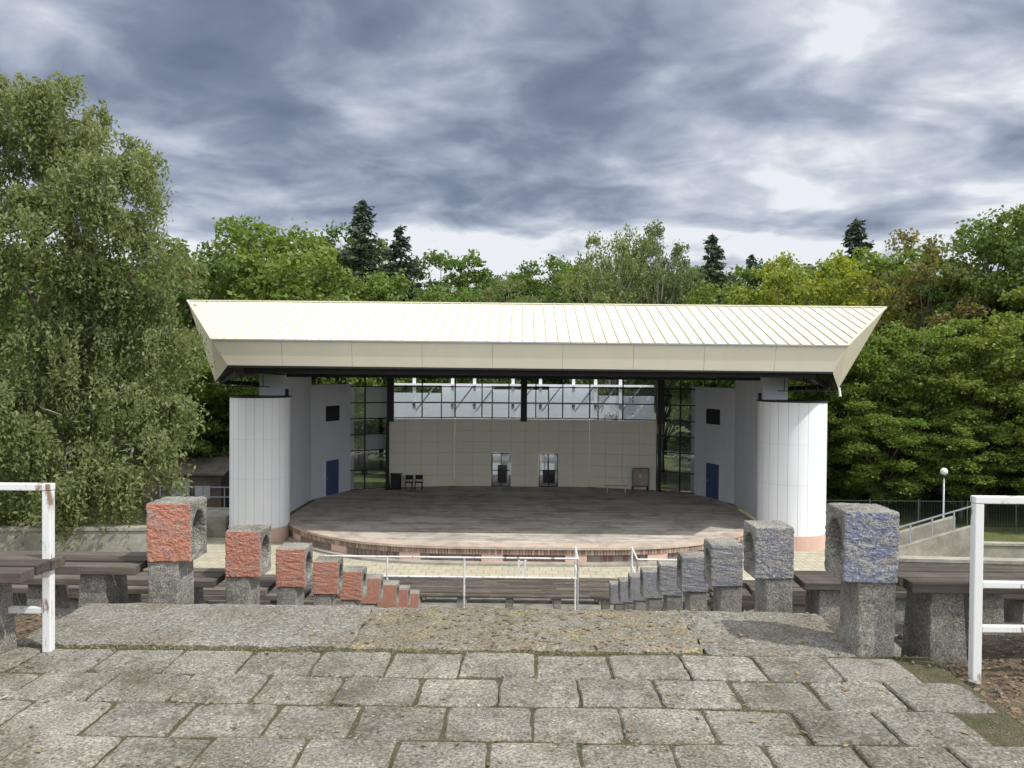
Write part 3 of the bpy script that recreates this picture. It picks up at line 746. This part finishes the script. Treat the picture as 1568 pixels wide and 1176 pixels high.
for t in [
 ('green1',-19.5,62,13.4,6.0,D),('green2',-24.5,57,10.2,4.8,D),('spruce',-13.8,66,14.8,4.2,'spruce_tree'),('spruce2',-10.2,64,12.2,4.0,'spruce_tree'),
 ('dark1',-16.5,71,14.0,5,D),('green2',-7.4,75,12.4,4.8,D),('grey1',-1.5,64,8.6,2.9,'weeping_birch_tree'),('green1',-12.3,60,9.0,4.0,D),('green2',-6.3,62,7.2,3.4,D),
 ('dark1',-3.9,92,12.0,5,D),('green2',2.6,96,15.0,6,D),('green1',8.6,90,14.0,6,D),('dark1',3.2,68,8.4,4.2,D),
 ('grey1',6.9,60,12.1,3.6,'birch_tree'),('grey1',11.2,62,12.8,3.8,'birch_tree'),('grey1',9.2,66,12.2,4.2,'birch_tree'),
 ('spruce',14.6,60,10.9,3.6,'spruce_tree'),('green2',14.4,57,7.2,3.6,D),
 ('yellow1',17.9,54,9.4,4.0,'maple_tree'),('yellow1',22.0,55,9.2,4.2,'maple_tree'),('spruce2',28.2,66,13.4,4.2,'spruce_tree'),
 ('green1',28.8,62,11.2,5.0,D),('brown1',25.8,50,9.9,3.8,'rowan_tree'),('near1',30.2,50,10.8,5.0,D),('near3',29.5,42,6.8,4.2,'maple_tree'),
 ('green1',37,52,12.6,6,D),('near2',19.3,47.5,5.0,3.6,D),('near2',23.3,45.5,4.4,3.6,D),('near1',34.6,45,10.6,5.2,D),('near3',26.0,43.6,3.6,3.2,'maple_tree'),
 ('near2',20.5,43.6,-.8,2.8,D),('near1',24,42.4,-1.6,2.6,D),('near2',31.5,41.6,1.5,3.6,D),('near1',28,41.3,-1.5,2.8,D),
 ('green1',-28,48,8.2,5,D),('near2',-22,45,3.5,4.4,D),('dark1',-34,52,9,5.5,D),('near2',-17.8,47,2.5,3.4,D),
 ]: tree(*t)
DM=empty('distant_trees')
for k in range(60):
    Y=random.uniform(78,125); X=(-1.0+2.0*(k+random.random())/60)*Y*.9
    key=random.choice(['green1','green2','dark1','dark1','green1','spruce'])
    frac=Y/100; tp=random.uniform(11.5,13.5)*frac
    if abs(X)>.22*Y: tp+=2.5
    tree(key,X,Y,tp,random.uniform(5.5,7.5) if key!='spruce' else 3.6,'x',parent=DM)
UB=empty('undergrowth_bushes')
for k in range(44):
    sgn=1 if k%3 else -1
    X=sgn*random.uniform(17,46); Y=random.uniform(47,58)
    key=random.choice(['green2','dark1','green1']); s=random.uniform(2.2,3.4)
    link('bush',ARCH[key][0],UB,(X,Y,ZG-.05-.5*s),(s/5,s/5,s/7),random.uniform(0,6))

def willow(cx,lobes,name,strands,seed):
    g=np.random.default_rng(seed); cs=[];up=[]
    vol=np.array([l[3]**2 for l in lobes]); vol/=vol.sum()
    for li,(x,y,z,r) in enumerate(lobes):
        ns=int(strands*vol[li])
        nc=max(10,int(14*r))
        cd=g.normal(size=(nc,3)); cd/=np.linalg.norm(cd,axis=1)[:,None]; cd[:,2]=cd[:,2]*.8+.1
        ct=np.array([x,y,z])+cd*r*g.uniform(.55,1.0,(nc,1))
        for s in range(ns):
            c=ct[g.integers(nc)]; v=g.normal(size=3); v/=np.linalg.norm(v)
            p=c+v*g.uniform(.1,.6)*np.array([1,1,.6]); out_=np.array([c[0]-x,c[1]-y,0])/r
            L=g.uniform(.4,1.3); m_=int(10*L)+4; t=np.linspace(0,1,m_)
            sw=g.normal(0,.12,2)
            px=p[0]+out_[0]*.5*np.sqrt(t)*L*.6+sw[0]*t; py=p[1]+out_[1]*.5*np.sqrt(t)*L*.6+sw[1]*t; pz=p[2]+.25*t*(1-t)*2-L*t**1.5
            c3=np.stack([px,py,pz],1)+g.normal(0,.06,(m_,3)); cs.append(c3)
            u=g.normal(0,.6,(m_,3)); u[:,2]-=.6; up.append(u)
    C=np.vstack(cs);U=np.vstack(up)
    e=empty(name); me=leaves('willow_leaves',C,g.uniform(.12,.22,len(C)),'lf_willow',.42,updir=U)
    link('crown',me,e)
    b=B(); base=Vector((cx,27,-6.9)); tp=[base,base+Vector((.1,0,3)),base+Vector((-.2,.1,6.5)),base+Vector((.3,0,10)),base+Vector((.1,0,13.5))]
    b.tube(tp,[.55,.42,.34,.22,.08],'barkl',10)
    for (x,y,z,r) in lobes:
        k=min(3,max(1,int((z+6)/4.0))); p=tp[k]; q=Vector((x,y,z+r*.3)); mid=p.lerp(q,.55)+Vector((0,0,.8))
        b.tube([p,mid,q],[.2,.11,.03],'barkl',6)
        for _ in range(7):
            v=Vector((random.gauss(0,1),random.gauss(0,1),random.gauss(.4,.7))).normalized()*r*.75
            b.tube([mid.lerp(q,.6),Vector((x,y,z))+v*.55+Vector((0,0,.2)),Vector((x,y,z))+v],[.06,.035,.012],'barkl',4)
    b.obj('trunk',e,smooth=True)
lob=[(-16.8,26,8.3,2.2),(-15.2,27,7.5,1.7),(-14.0,25.5,5.8,2.1),(-12.9,26.5,3.4,1.7),(-16.3,25,3.8,3.0),(-13.5,26,-.9,1.8),(-16.5,25,-1.5,2.6),
     (-14.9,24.6,-3.4,1.4),(-12.1,26.5,-1.6,1.1),(-12.4,25.2,-3.0,1.3),(-19.3,26,5,3.2),(-19.3,26,-.5,3.0),(-12.8,27,1.0,1.4),(-14.6,27,1.8,2.0),(-18.4,26,8.8,2.2),(-17.6,24.5,-4.0,1.6),(-14.0,25,-4.3,1.2),(-15.2,25.5,.6,1.8)]
willow(-15.6,lob,'willow_tree',13000,11)

# ---------------------------------------------------------------- world
w=bpy.data.worlds.new('World'); scene.world=w; w.use_nodes=True; nt=w.node_tree; nt.nodes.clear()
out=nt.nodes.new('ShaderNodeOutputWorld')
sky=nt.nodes.new('ShaderNodeTexSky'); sky.sky_type='NISHITA'; sky.sun_disc=False
sunv=Vector((5.0,-2.7,7.3)).normalized(); el=math.asin(sunv.z); az=math.atan2(sunv.x,sunv.y)
sky.sun_elevation=el; sky.sun_rotation=az
bg1=N(nt,'ShaderNodeBackground',Strength=.13); nt.links.new(sky.outputs[0],bg1.inputs[0])
tc=nt.nodes.new('ShaderNodeTexCoord'); sp=nt.nodes.new('ShaderNodeSeparateXYZ'); nt.links.new(tc.outputs['Generated'],sp.inputs[0])
def mth(op,a,b=None,clamp=False):
    n=nt.nodes.new('ShaderNodeMath'); n.operation=op; n.use_clamp=clamp
    for i,v in enumerate((a,b)):
        if v is None: continue
        if isinstance(v,bpy.types.NodeSocket): nt.links.new(v,n.inputs[i])
        else: n.inputs[i].default_value=v
    return n.outputs[0]
zc=mth('MAXIMUM',sp.outputs[2],0.0); dn=mth('ADD',zc,.17)
cb=nt.nodes.new('ShaderNodeCombineXYZ'); nt.links.new(mth('DIVIDE',sp.outputs[0],dn),cb.inputs[0]); nt.links.new(mth('MULTIPLY',mth('DIVIDE',sp.outputs[1],dn),1.1),cb.inputs[1]); cb.inputs[2].default_value=5.2
n1=noise(nt,cb.outputs[0],1.5,8,.5,.3); n2=noise(nt,cb.outputs[0],.6,3,.5,.2); n3=noise(nt,cb.outputs[0],3.4,5,.48,.5)
base=ramp(nt,zc,[(0,1.),(.14,1.),(.18,.86),(.215,.56),(.25,.36),(.31,.38),(.37,.54),(.45,.66),(.6,.78),(1,.9)])
bb=mth('ADD',base,mth('MULTIPLY',mth('SUBTRACT',n1,.5),2.5))
bb=mth('ADD',bb,mth('MULTIPLY',mth('SUBTRACT',n2,.5),.5)); bb=mth('ADD',bb,mth('MULTIPLY',mth('SUBTRACT',n3,.5),1.3))
vd=nt.nodes.new('ShaderNodeVectorMath'); vd.operation='DOT_PRODUCT'; nt.links.new(tc.outputs['Generated'],vd.inputs[0]); vd.inputs[1].default_value=Vector((.36,.86,.40)).normalized()
spot=ramp(nt,vd.outputs['Value'],[(.975,0.),(.9995,.42)])
bb=mth('ADD',bb,spot)
back=ramp(nt,sp.outputs[1],[(0,.55),(.45,0.)]); bb=mth('ADD',bb,back)  # clouds made paler behind the camera, unseen, to light the stage interior
col=ramp(nt,bb,[(0,(.15,.18,.255)),(.3,(.215,.25,.345)),(.55,(.35,.395,.50)),(.8,(.58,.62,.70)),(1,(.86,.88,.92))])
gain=ramp(nt,sp.outputs[1],[(0,1.),(.6,.0)]); stn=mth('ADD',mth('MULTIPLY',gain,1.1),1.02)  # extra cloud brightness added out of view as fill for the stage
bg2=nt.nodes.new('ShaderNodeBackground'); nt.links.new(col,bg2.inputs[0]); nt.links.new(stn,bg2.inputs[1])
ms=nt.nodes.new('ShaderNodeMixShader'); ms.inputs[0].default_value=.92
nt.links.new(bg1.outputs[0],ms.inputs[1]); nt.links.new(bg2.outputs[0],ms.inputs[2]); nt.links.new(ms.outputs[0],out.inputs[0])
sl=bpy.data.lights.new('sun','SUN'); sl.energy=4.3; sl.angle=R(.6); sl.color=(1,.95,.87)
so=bpy.data.objects.new('sun',sl); scene.collection.objects.link(so); so.rotation_euler=sunv.to_track_quat('Z','Y').to_euler(); so.location=(20,-10,30)

cd=bpy.data.cameras.new('camera'); cd.sensor_width=36; cd.lens=27.1; cd.clip_end=6000; cd.clip_start=.05
co=bpy.data.objects.new('camera',cd); scene.collection.objects.link(co)
Mx=Matrix.Rotation(R(.78),4,'Z')@Matrix.Rotation(R(90-.87),4,'X')@Matrix.Rotation(R(.45),4,'Z')
co.matrix_world=Mx; scene.camera=co
scene.view_settings.view_transform='Standard'; scene.view_settings.look='None'; scene.view_settings.exposure=0
